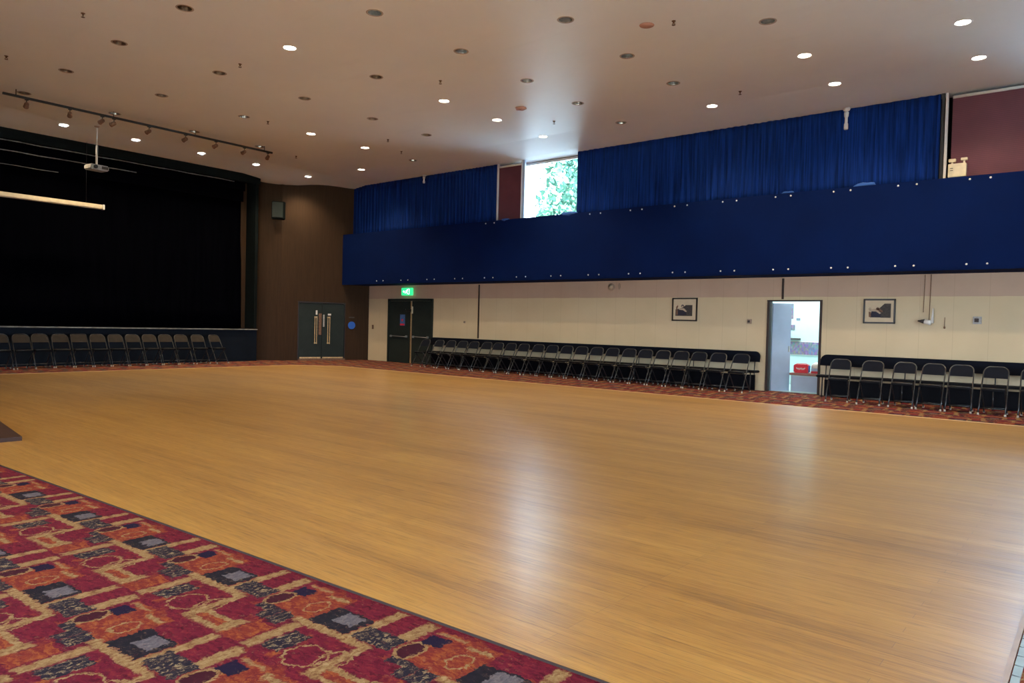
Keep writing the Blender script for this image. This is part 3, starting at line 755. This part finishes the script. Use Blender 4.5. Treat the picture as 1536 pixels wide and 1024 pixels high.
# ------------------------------------------------------------------ cream wall fittings
def picture(name, lab, x0, x1, z0, z1, kind):
    cx, cz, w, h = (x0 + x1) / 2, (z0 + z1) / 2, x1 - x0, z1 - z0
    t = thing(name, lab, 'picture', (cx, YW - .03, cz)); fw = .035
    bm = B()
    for sx in (-1, 1): box(bm, (sx * (w - fw) / 2, 0, 0), (fw, .03, h), bev=.004)
    for sz in (-1, 1): box(bm, (0, 0, sz * (h - fw) / 2), (w, .03, fw), bev=.004)
    obj('frame', bm, 'blackframe', t)
    bm = B(); box(bm, (0, .006, 0), (w - fw, .012, h - fw)); obj('mount', bm, 'mount', t)
    bm = B(); y = -.002
    def poly(p, mi):
        vs = [bm.verts.new((x * w, y - mi * .0006, z * h)) for x, z in p]; bm.faces.new(vs).material_index = mi
    def circ(cx_, cz_, r, mi): poly([(cx_ + r * math.cos(k * PI / 6), cz_ + r * w / h * math.sin(k * PI / 6)) for k in range(12)], mi)
    if kind == 0:
        poly([(-.36, -.28), (.31, -.28), (.31, .19), (.05, .19), (-.10, .06), (-.36, .0)], 0)
        poly([(-.26, -.24), (.08, -.24), (.06, -.06), (-.24, -.02)], 1); circ(-.08, .14, .058, 1); circ(-.08, .12, .04, 2)
        poly([(-.22, .03), (-.02, .05), (.10, -.08), (.05, -.11), (-.06, -.03), (-.22, -.01)], 2)
        poly([(-.34, .10), (-.28, .18), (-.25, .15), (-.29, .02), (-.26, -.22), (-.32, -.25)], 3)
    else:
        poly([(.05, -.26), (.36, -.26), (.36, .31), (.16, .31), (.02, .14), (-.02, 0)], 0)
        poly([(-.28, -.25), (.05, -.25), (.05, -.02), (-.24, .02)], 1)
        poly([(-.33, .06), (-.12, .10), (.06, -.07), (.02, -.11), (-.10, -.01), (-.30, 0)], 2)
        poly([(-.33, -.02), (-.26, -.02), (-.25, -.24), (-.32, -.24)], 3); circ(-.05, .10, .05, 3); circ(-.29, .09, .05, 2)
        poly([(-.12, .08), (.0, .12), (.12, .0), (.09, -.05)], 3)
    obj('photograph', bm, ['photodark', 'photonavy', 'photoskin', 'photobrown'], t, fix=False)
picture('framed_picture', 'square black-framed picture on the cream wall left of the open doorway', -8.665, -7.975, 1.61, 2.20, 0)
picture('framed_picture', 'wide black-framed picture on the cream wall right of the open doorway', -4.12, -3.49, 1.63, 2.16, 1)
t = thing('wall_vent', 'small round grey vent fixed high on the cream wall', 'vent', (-10.50, YW - .02, 2.50))
bm = B(); lathe(bm, [(.10, 0), (.10, .02), (.07, .035)], 20); bm.transform(Matrix.Rotation(PI / 2, 4, 'X')); obj('flange', bm, 'ring', t)
bm = B(); lathe(bm, [(.065, .036), (.02, .046)], 16); bm.transform(Matrix.Rotation(PI / 2, 4, 'X')); obj('hood', bm, 'mount', t)
bm = B(); lathe(bm, [(.03, 0), (.06, .01), (.055, .02)], 12); bm.transform(Matrix.Scale(1.5, 4, (0, 0, 1)) @ Matrix.Rotation(PI / 2, 4, 'X') @ Matrix.Scale(.6, 4, (1, 0, 0)))
o = obj('wall_sensor', bm, 'ring', None, (-10.26, YW - .01, 2.52)); tag(o, 'small oval sensor just right of the round wall vent', 'sensor')
for x, z, s, lab in ((-6.64, 1.63, .11, 'small brown switch plate left of the open doorway'), (-2.02, 1.73, .15, 'grey socket plate on cream wall at far right'), (-15.95, 1.45, .07, 'tiny socket on cream wall near exit doors')):
    t = thing('wall_plate', lab, 'switch', (x, YW - .018, z)); bm = B(); box(bm, (0, .006, 0), (s, .024, s), bev=.004); obj('plate', bm, 'ring' if x < -5 else 'greyplastic', t)
    bm = B(); box(bm, (-.01, -.012, 0), (s * .5, .014, s * .5), bev=.003); obj('rocker', bm, 'photodark', t)
t = thing('wall_lamp', 'white tubular wall lamp with hanging cords right of the wide picture', 'wall lamp', (-2.83, YW - .02, 1.66))
bm = B(); tube(bm, [(-.10, -.10, .03), (.02, -.10, .0)], .05, 12); box(bm, (.0, -.04, .02), (.06, .10, .06)); obj('body', bm, 'white', t)
bm = B(); tube(bm, [(-.22, -.10, .04), (-.10, -.10, .03)], [.012, .05], 10); obj('nozzle', bm, 'photodark', t)
bm = B(); tube(bm, [(.04, -.10, 0), (.05, -.10, .30)], [.03, .008], 8); obj('stem', bm, 'white', t)
for dx, z1, z0 in ((-.13, 1.0, .22), (-.02, 1.0, .06)): bm = B(); tube(bm, [(dx, -.01, z1), (dx - .01, -.012, z0)], .007, 5); obj('cord', bm, 'photobrown', t)
bm = B(); tube(bm, [(0, 0, .18), (0, 0, 0)], .006, 5); lathe(bm, [(.014, -.05), (.02, -.02), (.006, 0)], 8); o = obj('pull_cord', bm, 'photobrown', None, (-2.58, YW - .02, 1.60)); tag(o, 'short pull cord with a bead beside the white wall lamp', 'cord')

# ------------------------------------------------------------------ room beyond the open doorway
LX0, LX1, LY1 = -8.6, -3.6, 19.6
bm = B(); box(bm, ((LX0 + LX1) / 2, LY1 + .05, 1.4), (LX1 - LX0, .1, 2.8)); box(bm, (LX0, (YW + LY1) / 2 + .1, 1.4), (.1, LY1 - YW - .2, 2.8)); box(bm, (LX1, (YW + LY1) / 2 + .1, 1.4), (.1, LY1 - YW - .2, 2.8))
struct('wall_lobby', bm, 'cool', 'bright white wall of the room beyond the doorway')
bm = B(); box(bm, ((LX0 + LX1) / 2, (YW + LY1) / 2 + .15, 2.83), (LX1 - LX0 + .1, LY1 - YW, .06)); struct('ceiling_lobby', bm, 'white')
bm = B(); box(bm, ((LX0 + LX1) / 2, (YW + LY1) / 2 + .1, .006), (LX1 - LX0 - .1, LY1 - YW - .1, .012)); struct('floor_lobby', bm, 'cool', 'pale floor of the lobby')
t = thing('open_door', 'pale blue door standing open at left of the doorway', 'door', (OX0 + .03, YW + .10, 0), math.atan2(.35, .34))
bm = B(); box(bm, (.24, .0, 1.04), (.46, .045, 2.06), bev=.004); obj('door_leaf', bm, 'paleblue', t)
bm = B(); box(bm, (.43, -.03, 1.0), (.03, .02, .14), bev=.004); obj('handle', bm, 'tubelight', t)
t = thing('low_cupboard', 'low pale blue cupboard with brown top edge inside the doorway', 'cupboard', (-5.36, YW + .50, 0))
bm = B(); box(bm, (0, 0, .20), (.70, .5, .40)); obj('body', bm, 'cool', t)
bm = B(); box(bm, (0, -.01, .425), (.76, .54, .05), bev=.006); obj('worktop', bm, 'woodedge', t)
bm = B(); box(bm, (0, -.252, .20), (.66, .012, .34)); obj('door', bm, 'paleblue', t)
t = thing('red_cool_bag', 'red cool bag with white script on the low cupboard', 'bag', (-5.53, YW + .46, .45))
bm = B(); box(bm, (0, 0, .10), (.33, .18, .20), bev=.02); obj('body', bm, 'red', t)
bm = B(); box(bm, (-.165, 0, .10), (.012, .13, .15)); box(bm, (.165, 0, .10), (.012, .13, .15)); obj('side_panel', bm, 'blue', t)
bm = B(); tube(bm, [(-.10 + .2 * k / 30, -.092, .10 + .022 * math.sin(k * 1.15) + .006 * math.sin(k * .5)) for k in range(31)], .006, 5); obj('script_lettering', bm, 'white', t)
bm = B(); tube(bm, [(-.13, 0, .20), (-.10, 0, .215), (.10, 0, .215), (.13, 0, .20)], .008, 5); obj('handle', bm, 'red', t)
t = thing('folded_towels', 'white and pale blue bundle beside the red bag', 'towels', (-5.21, YW + .50, .45))
bm = B(); box(bm, (0, 0, .03), (.24, .2, .05), bev=.02); obj('lower_fold', bm, 'red', t)
bm = B(); box(bm, (0, 0, .09), (.26, .2, .07), bev=.03); obj('middle_fold', bm, 'paleblue', t)
bm = B(); lathe(bm, [(.10, .12), (.12, .16), (.10, .22), (.03, .26)], 14); obj('top_bundle', bm, 'white', t)
t = thing('notice_board', 'photo collage board on the lobby wall behind the red bag', 'notice board', (-6.15, LY1 - .02, .98))
bm = B(); box(bm, (0, 0, 0), (.95, .02, .36)); obj('backing', bm, 'white', t)
bm = B(); box(bm, (0, -.014, 0), (.90, .008, .33)); obj('photos', bm, 'collage', t)
t = thing('wall_shelf', 'small dark shelf on the lobby wall above the photo collage', 'shelf', (-6.40, LY1 - .06, 1.22))
bm = B(); box(bm, (0, 0, 0), (.30, .10, .04)); obj('shelf_board', bm, 'photodark', t)
bm = B(); box(bm, (-.13, .02, .07), (.02, .06, .12)); obj('bracket', bm, 'photodark', t)
for x, z, w, h, lab in ((-6.50, 1.95, .08, .40, 'tall dark notice strip high on the lobby wall'), (-6.47, 1.52, .12, .14, 'small notice midway down the lobby wall'), (-6.33, 1.74, .10, .06, 'tiny notice beside the tall strip')):
    bm = B(); box(bm, (0, 0, 0), (w, .008, h)); o = obj('paper_notice', bm, 'collage', None, (x, LY1 - .006, z)); tag(o, lab, 'notice')
bm = B(); box(bm, (0, 0, 0), (1.5, .6, .05)); M['lobbypanel'] = emis('lobby_panel', (.85, .95, 1.0), 5); o = obj('lobby_glow_panel', bm, 'lobbypanel', None, (-6.2, 18.5, 2.77)); tag(o, 'unseen glowing panel added to stand in for lobby daylight', 'light')  # glowing panel out of sight, added to brighten the room beyond the doorway
# unseen area light added in place of the lobby's daylight
def area(name, loc, rot, sx, sy, watts, col, portal=False):
    l = bpy.data.lights.new(name, 'AREA'); l.shape = 'RECTANGLE'; l.size = sx; l.size_y = sy; l.energy = watts; l.color = col
    o = bpy.data.objects.new(name, l); C.objects.link(o); o.location = loc; o.rotation_euler = rot
    if portal: l.cycles.is_portal = True
    return o
area('lobby_fill', (-6.0, 18.4, 2.70), (0, 0, 0), 3.2, 1.8, 80, (.86, .95, 1.0))

# ------------------------------------------------------------------ benches along the wall
def bench(x0, x1, lab, round_left=False):
    t = thing('wall_bench', lab, 'bench', ((x0 + x1) / 2, 16.80, 0)); w = x1 - x0
    bm = B()
    pts = []; r = .13; z0, z1 = .68, .925
    pts = [(-w / 2, z0)] + [(-w / 2 + r - r * math.cos(a), z1 - r + r * math.sin(a)) for a in [k * PI / 12 for k in range(7)]] + [(w / 2 - r + r * math.sin(a), z1 - r + r * math.cos(a)) for a in [k * PI / 12 for k in range(7)]] + [(w / 2, z0)]
    f0 = [bm.verts.new((x, .02 + (z - z0) * .25, z)) for x, z in pts]; f1 = [bm.verts.new((x, .075 + (z - z0) * .25, z)) for x, z in pts]
    for i in range(len(pts)): bm.faces.new((f0[i], f0[(i + 1) % len(pts)], f1[(i + 1) % len(pts)], f1[i]))
    bm.faces.new(f0); bm.faces.new(f1[::-1]); obj('backrest', bm, 'back', t)
    bm = B(); box(bm, (0, -.08, .455), (w, .36, .05), bev=.015); obj('seat', bm, 'seat', t)
    bm = B(); box(bm, (0, .06, .19), (w - .2, .04, .36)); obj('base_panel', bm, 'seat', t)
    n = max(2, int(w / 1.4))
    for k in range(n + 1):
        x = -w / 2 + .12 + (w - .24) * k / n
        bm = B(); tube(bm, [(x, -.20, 0), (x, -.18, .43)], .014, 7); tube(bm, [(x, .10, 0), (x, .05, .43), (x, .10, .90)], .012, 7); obj('leg', bm, 'tube', t)
    return t
bench(-17.35, -6.30, 'long low navy padded bench against wall left of the doorway')
bench(-4.93, 1.6, 'long navy padded bench against wall right of the doorway')

# ------------------------------------------------------------------ folding chairs
def arch(w0, y0, w1, y1, z1, r, yb=None, zb=None):
    """inverted U from feet (+-w0,y0,0) through (+-w1,y1,z1)"""
    P = []
    def lerp(t): return (y0 + (y1 - y0) * t, z1 * t)
    k = 1 - r / z1
    P.append((-w0, y0, .012)); 
    for t_ in (.3, .5, .7): 
        y, z = lerp(t_); P.append((-(w0 + (w1 - w0) * t_), y, z))
    y, z = lerp(k); P.append((-w1, y, z))
    for a in range(1, 7):
        A = a / 6 * PI / 2; y, z = lerp(k + (1 - k) * math.sin(A)); P.append((-w1 + r * (1 - math.cos(A)), y, z))
    Q = [(-x, y_, z_) for x, y_, z_ in P[::-1]]
    return P + Q[0:]
def make_chair(label, r=.11, back='back', group=None):
    t = thing('folding_chair', label, 'chair', (0, 0, 0), 0, group)
    bm = B(); tube(bm, arch(.205, -.25, .192, .22, .86, r), .0125, 8); ff = obj('front_frame', bm, 'tube', t)
    bm = B(); P = [(-.178, .26, .012), (-.178, .04, .28), (-.178, -.13, .455), (-.16, -.155, .475), (.16, -.155, .475), (.178, -.13, .455), (.178, .04, .28), (.178, .26, .012)]
    tube(bm, P, .0115, 8); rf = obj('rear_frame', bm, 'tube', t)
    bm = B(); box(bm, (0, .0, .455), (.37, .36, .028), 0, .07, bev=.010); obj('seat', bm, 'seat', t)
    # backrest panel following the arch
    bm = B(); y_at = lambda z: -.25 + .47 * z / .86
    pl = []; w = .185; zt = .852
    for a in range(0, 7): A = a / 6 * PI / 2; pl.append((-w + (r - .01) * (1 - math.cos(A)), zt - (r - .01) * (1 - math.sin(A))))
    pl = [(-w, .655)] + pl; pl = pl + [(-x, z) for x, z in pl[::-1]]
    cur = lambda x: .018 * math.cos(x / w * PI / 2)
    f0 = [bm.verts.new((x, y_at(z) - .008, z)) for x, z in pl]; f1 = [bm.verts.new((x, y_at(z) + .010, z)) for x, z in pl]
    for i in range(len(pl)): bm.faces.new((f0[i], f0[(i + 1) % len(pl)], f1[(i + 1) % len(pl)], f1[i]))
    bm.faces.new(f0); bm.faces.new(f1[::-1]); obj('backrest', bm, back, t)
    bm = B(); tube(bm, [(-.202, -.185, .12), (.202, -.185, .12)], .008, 6); obj('stretcher', bm, 'tube', t)
    bm = B(); tube(bm, [(-.178, .178, .11), (.178, .178, .11)], .008, 6); obj('stretcher', bm, 'tube', t)
    for sx in (-1, 1):
        bm = B(); lathe(bm, [(.018, 0), (.018, .035), (.014, .04)], 8, (sx * .205, -.25, 0)); obj('rubber_foot', bm, 'rubber', ff)
        bm = B(); lathe(bm, [(.018, 0), (.018, .035), (.014, .04)], 8, (sx * .178, .26, 0)); obj('rubber_foot', bm, 'rubber', rf)
    return t
G1, G2, G3 = 'folding chairs before the bench left of the doorway', 'folding chairs before the bench right of the doorway', 'folding chairs along the stage front'
c0 = None
xs = [-17.15, -16.5, -16.0, -15.52, -15.04, -14.55, -14.07, -13.58, -13.1, -12.6, -12.1, -11.62, -11.13, -10.65, -10.16, -9.67, -9.2, -8.7, -8.22, -7.74, -7.25, -6.72]
for k, x in enumerate(xs):
    lab = 'dark folding chair in the row between exit doors and doorway, %s from the exit doors' % ORD[k] if k else 'dark folding chair standing in front of the right exit door leaf'
    pos = (x + .2, 16.12 + random.uniform(-.03, .03), 0); rz = random.uniform(-.02, .02)
    if c0 is None: c0 = make_chair(lab, group=G1); c0.location = pos; c0.rotation_euler.z = rz
    else: dup(c0, pos, rz, lab, G1)
for k, (x, y, rz) in enumerate([(-4.26, 15.86, .10), (-3.63, 15.76, .04), (-3.05, 15.74, .02), (-2.56, 15.72, -.03), (-2.10, 15.76, .02), (-1.56, 15.70, -.02), (-.98, 15.74, .03), (-.40, 15.74, 0)]):
    lab = 'dark folding chair in the row at right of the doorway, %s from the doorway' % ORD[k]
    dup(c0, (x, y, 0), rz, lab, G2)
sc = [(5.78, 0), (6.25, .04), (6.73, 0), (7.19, -.02), (7.65, 0), (8.11, .0), (8.57, 0), (9.03, 0), (9.49, 0), (9.95, .0), (10.41, 0), (10.92, 0), (11.48, .2)]
c2 = None; c3 = None
for k, (y, rz) in enumerate(sc):
    lab = 'dark folding chair with brown back against the stage, %s from the left photo edge' % ORD[k]
    pos = (-21.12 + (.22 if k < 2 else 0), y, 0); a = PI / 2 + rz
    if k == 4:
        c3 = make_chair('square-topped dark folding chair against the stage, fifth from the left photo edge', .03, 'backbrown', G3); c3.location = pos; c3.rotation_euler.z = a
    elif c2 is None: c2 = make_chair(lab, back='backbrown', group=G3); c2.location = pos; c2.rotation_euler.z = a
    else: dup(c2, pos, a, lab, G3)
# board at left photo edge
bm = B(); prism(bm, [(-11.4, 1.2), (-9.2, 1.2), (-9.17, 2.74), (-11.4, 3.04)], .0, .045)
o = obj('floor_board', bm, 'board', None, (0, 0, .010)); tag(o, 'flat dark brown board lying on the dance floor at left edge', 'board')

# ------------------------------------------------------------------ outside
bm = B(); box(bm, (-8, 10, -.5), (120, 100, .2)); o = obj('ground_outside', bm, 'grass'); o['kind'] = 'structure'
def tree(x, y, h, r, seed, lab):
    rnd = random.Random(seed); t = thing('tree', lab, 'tree', (x, y, -.4), 0, 'trees outside the bright window')
    bm = B(); tube(bm, [(0, 0, 0), (.15, 0, h * .3), (-.1, .1, h * .6), (.05, 0, h * .9)], [.22, .17, .10, .03], 8)
    for k in range(9):
        a = rnd.uniform(0, 6.28); z = h * rnd.uniform(.4, .8); L = r * rnd.uniform(.5, .9)
        tube(bm, [(0, 0, z), (L * .5 * math.cos(a), L * .5 * math.sin(a), z + L * .3), (L * math.cos(a), L * math.sin(a), z + L * .4)], [.06, .04, .01], 5)
    obj('trunk', bm, 'bark', t)
    bm = B()
    for k in range(6500):
        while True:
            p = Vector((rnd.uniform(-1, 1), rnd.uniform(-1, 1), rnd.uniform(-1, 1)))
            if p.length < 1 and (math.sin(p.x * 6 + seed) + math.sin(p.z * 7 + seed * 2) + math.sin(p.y * 5)) > -1.0: break
        c = Vector((p.x * r, p.y * r, h * .68 + p.z * h * .36)); s = rnd.uniform(.09, .22)
        a = Vector((rnd.uniform(-1, 1), rnd.uniform(-1, 1), rnd.uniform(-1, 1))).normalized(); b = a.orthogonal().normalized()
        bm.faces.new([bm.verts.new(c + q) for q in (a * s, b * s * .5, -a * s, -b * s * .5)])
    obj('foliage', bm, 'leaf', t, fix=False)
bm = B(); box(bm, (-8, 20.2, 3.72), (34, 6.1, .12)); o = struct('roof_bounce', bm, 'white', 'pale slab added outside the high windows to bounce daylight up')  # unseen reflector slab, added to throw daylight onto the hall ceiling
tree(-16.4, 25.5, 11.0, 2.7, 2, 'pale green leafy tree outside, right part of bright window')
tree(-19.5, 31.0, 12.0, 2.4, 5, 'pale tree further back outside, left part of bright window')

# ------------------------------------------------------------------ light and camera
sl = bpy.data.lights.new('sun', 'SUN'); sl.energy = 85; sl.angle = .01; sl.color = (1, .95, .86)
so = bpy.data.objects.new('sun', sl); C.objects.link(so); so.rotation_euler = Vector((.12, 1.0, -1.1)).to_track_quat('-Z', 'Y').to_euler()
w = bpy.data.worlds.new('daylight'); bpy.context.scene.world = w; w.use_nodes = True
nt = w.node_tree; bg = nt.nodes['Background']
tc = nt.nodes.new('ShaderNodeTexCoord'); sx = nt.nodes.new('ShaderNodeSeparateXYZ'); nt.links.new(tc.outputs['Generated'], sx.inputs[0])
cr = nt.nodes.new('ShaderNodeValToRGB'); nt.links.new(sx.outputs[2], cr.inputs[0])
cr.color_ramp.elements[0].position = .0; cr.color_ramp.elements[0].color = (.72, .86, 1, 1)
cr.color_ramp.elements[1].position = .8; cr.color_ramp.elements[1].color = (.36, .60, 1, 1)
nt.links.new(cr.outputs[0], bg.inputs[0]); bg.inputs[1].default_value = 30.0
for r in (W1, W2, W3):
    area('window_portal', ((r[0] + r[1]) / 2, YU + .2, (r[2] + r[3]) / 2), (-PI / 2, 0, 0), r[1] - r[0], r[3] - r[2], 1, (1, 1, 1), True)
for r in (FILL4, FILL5, FILL6): area('window_portal', ((r[0] + r[1]) / 2, YN - .2, (r[2] + r[3]) / 2), (PI / 2, 0, 0), r[1] - r[0], r[3] - r[2], 1, (1, 1, 1), True)
for r in (FILL7, FILL8): area('window_portal', (XR + .2, (r[0] + r[1]) / 2, (r[2] + r[3]) / 2), (0, PI / 2, 0), r[3] - r[2], r[1] - r[0], 1, (1, 1, 1), True)

cam = bpy.data.cameras.new('camera'); co = bpy.data.objects.new('camera', cam); C.objects.link(co)
yaw, pitch, roll = math.radians(39.37674457), math.radians(-1.35789379), math.radians(1.43333282)
f = Vector((-math.sin(yaw) * math.cos(pitch), math.cos(yaw) * math.cos(pitch), math.sin(pitch)))
r = Vector((math.cos(yaw), math.sin(yaw), 0)); u = r.cross(f)
r2 = math.cos(roll) * r + math.sin(roll) * u; u2 = -math.sin(roll) * r + math.cos(roll) * u
co.matrix_world = Matrix(((r2.x, u2.x, -f.x, 0), (r2.y, u2.y, -f.y, 0), (r2.z, u2.z, -f.z, 1.42), (0, 0, 0, 1)))
cam.sensor_width = 36; cam.lens = 36 * 1088.5687 / 1536; cam.clip_start = .05; cam.clip_end = 300
sc_ = bpy.context.scene; sc_.camera = co
sc_.view_settings.view_transform = 'Standard'; sc_.view_settings.look = 'None'; sc_.view_settings.gamma = 1
sc_.view_settings.exposure = 0.36; sc_.view_settings.use_curve_mapping = False
sc_.cycles.max_bounces = 8; sc_.cycles.diffuse_bounces = 5; sc_.cycles.glossy_bounces = 4
sc_.cycles.use_denoising = True; sc_.cycles.sample_clamp_indirect = 6.0
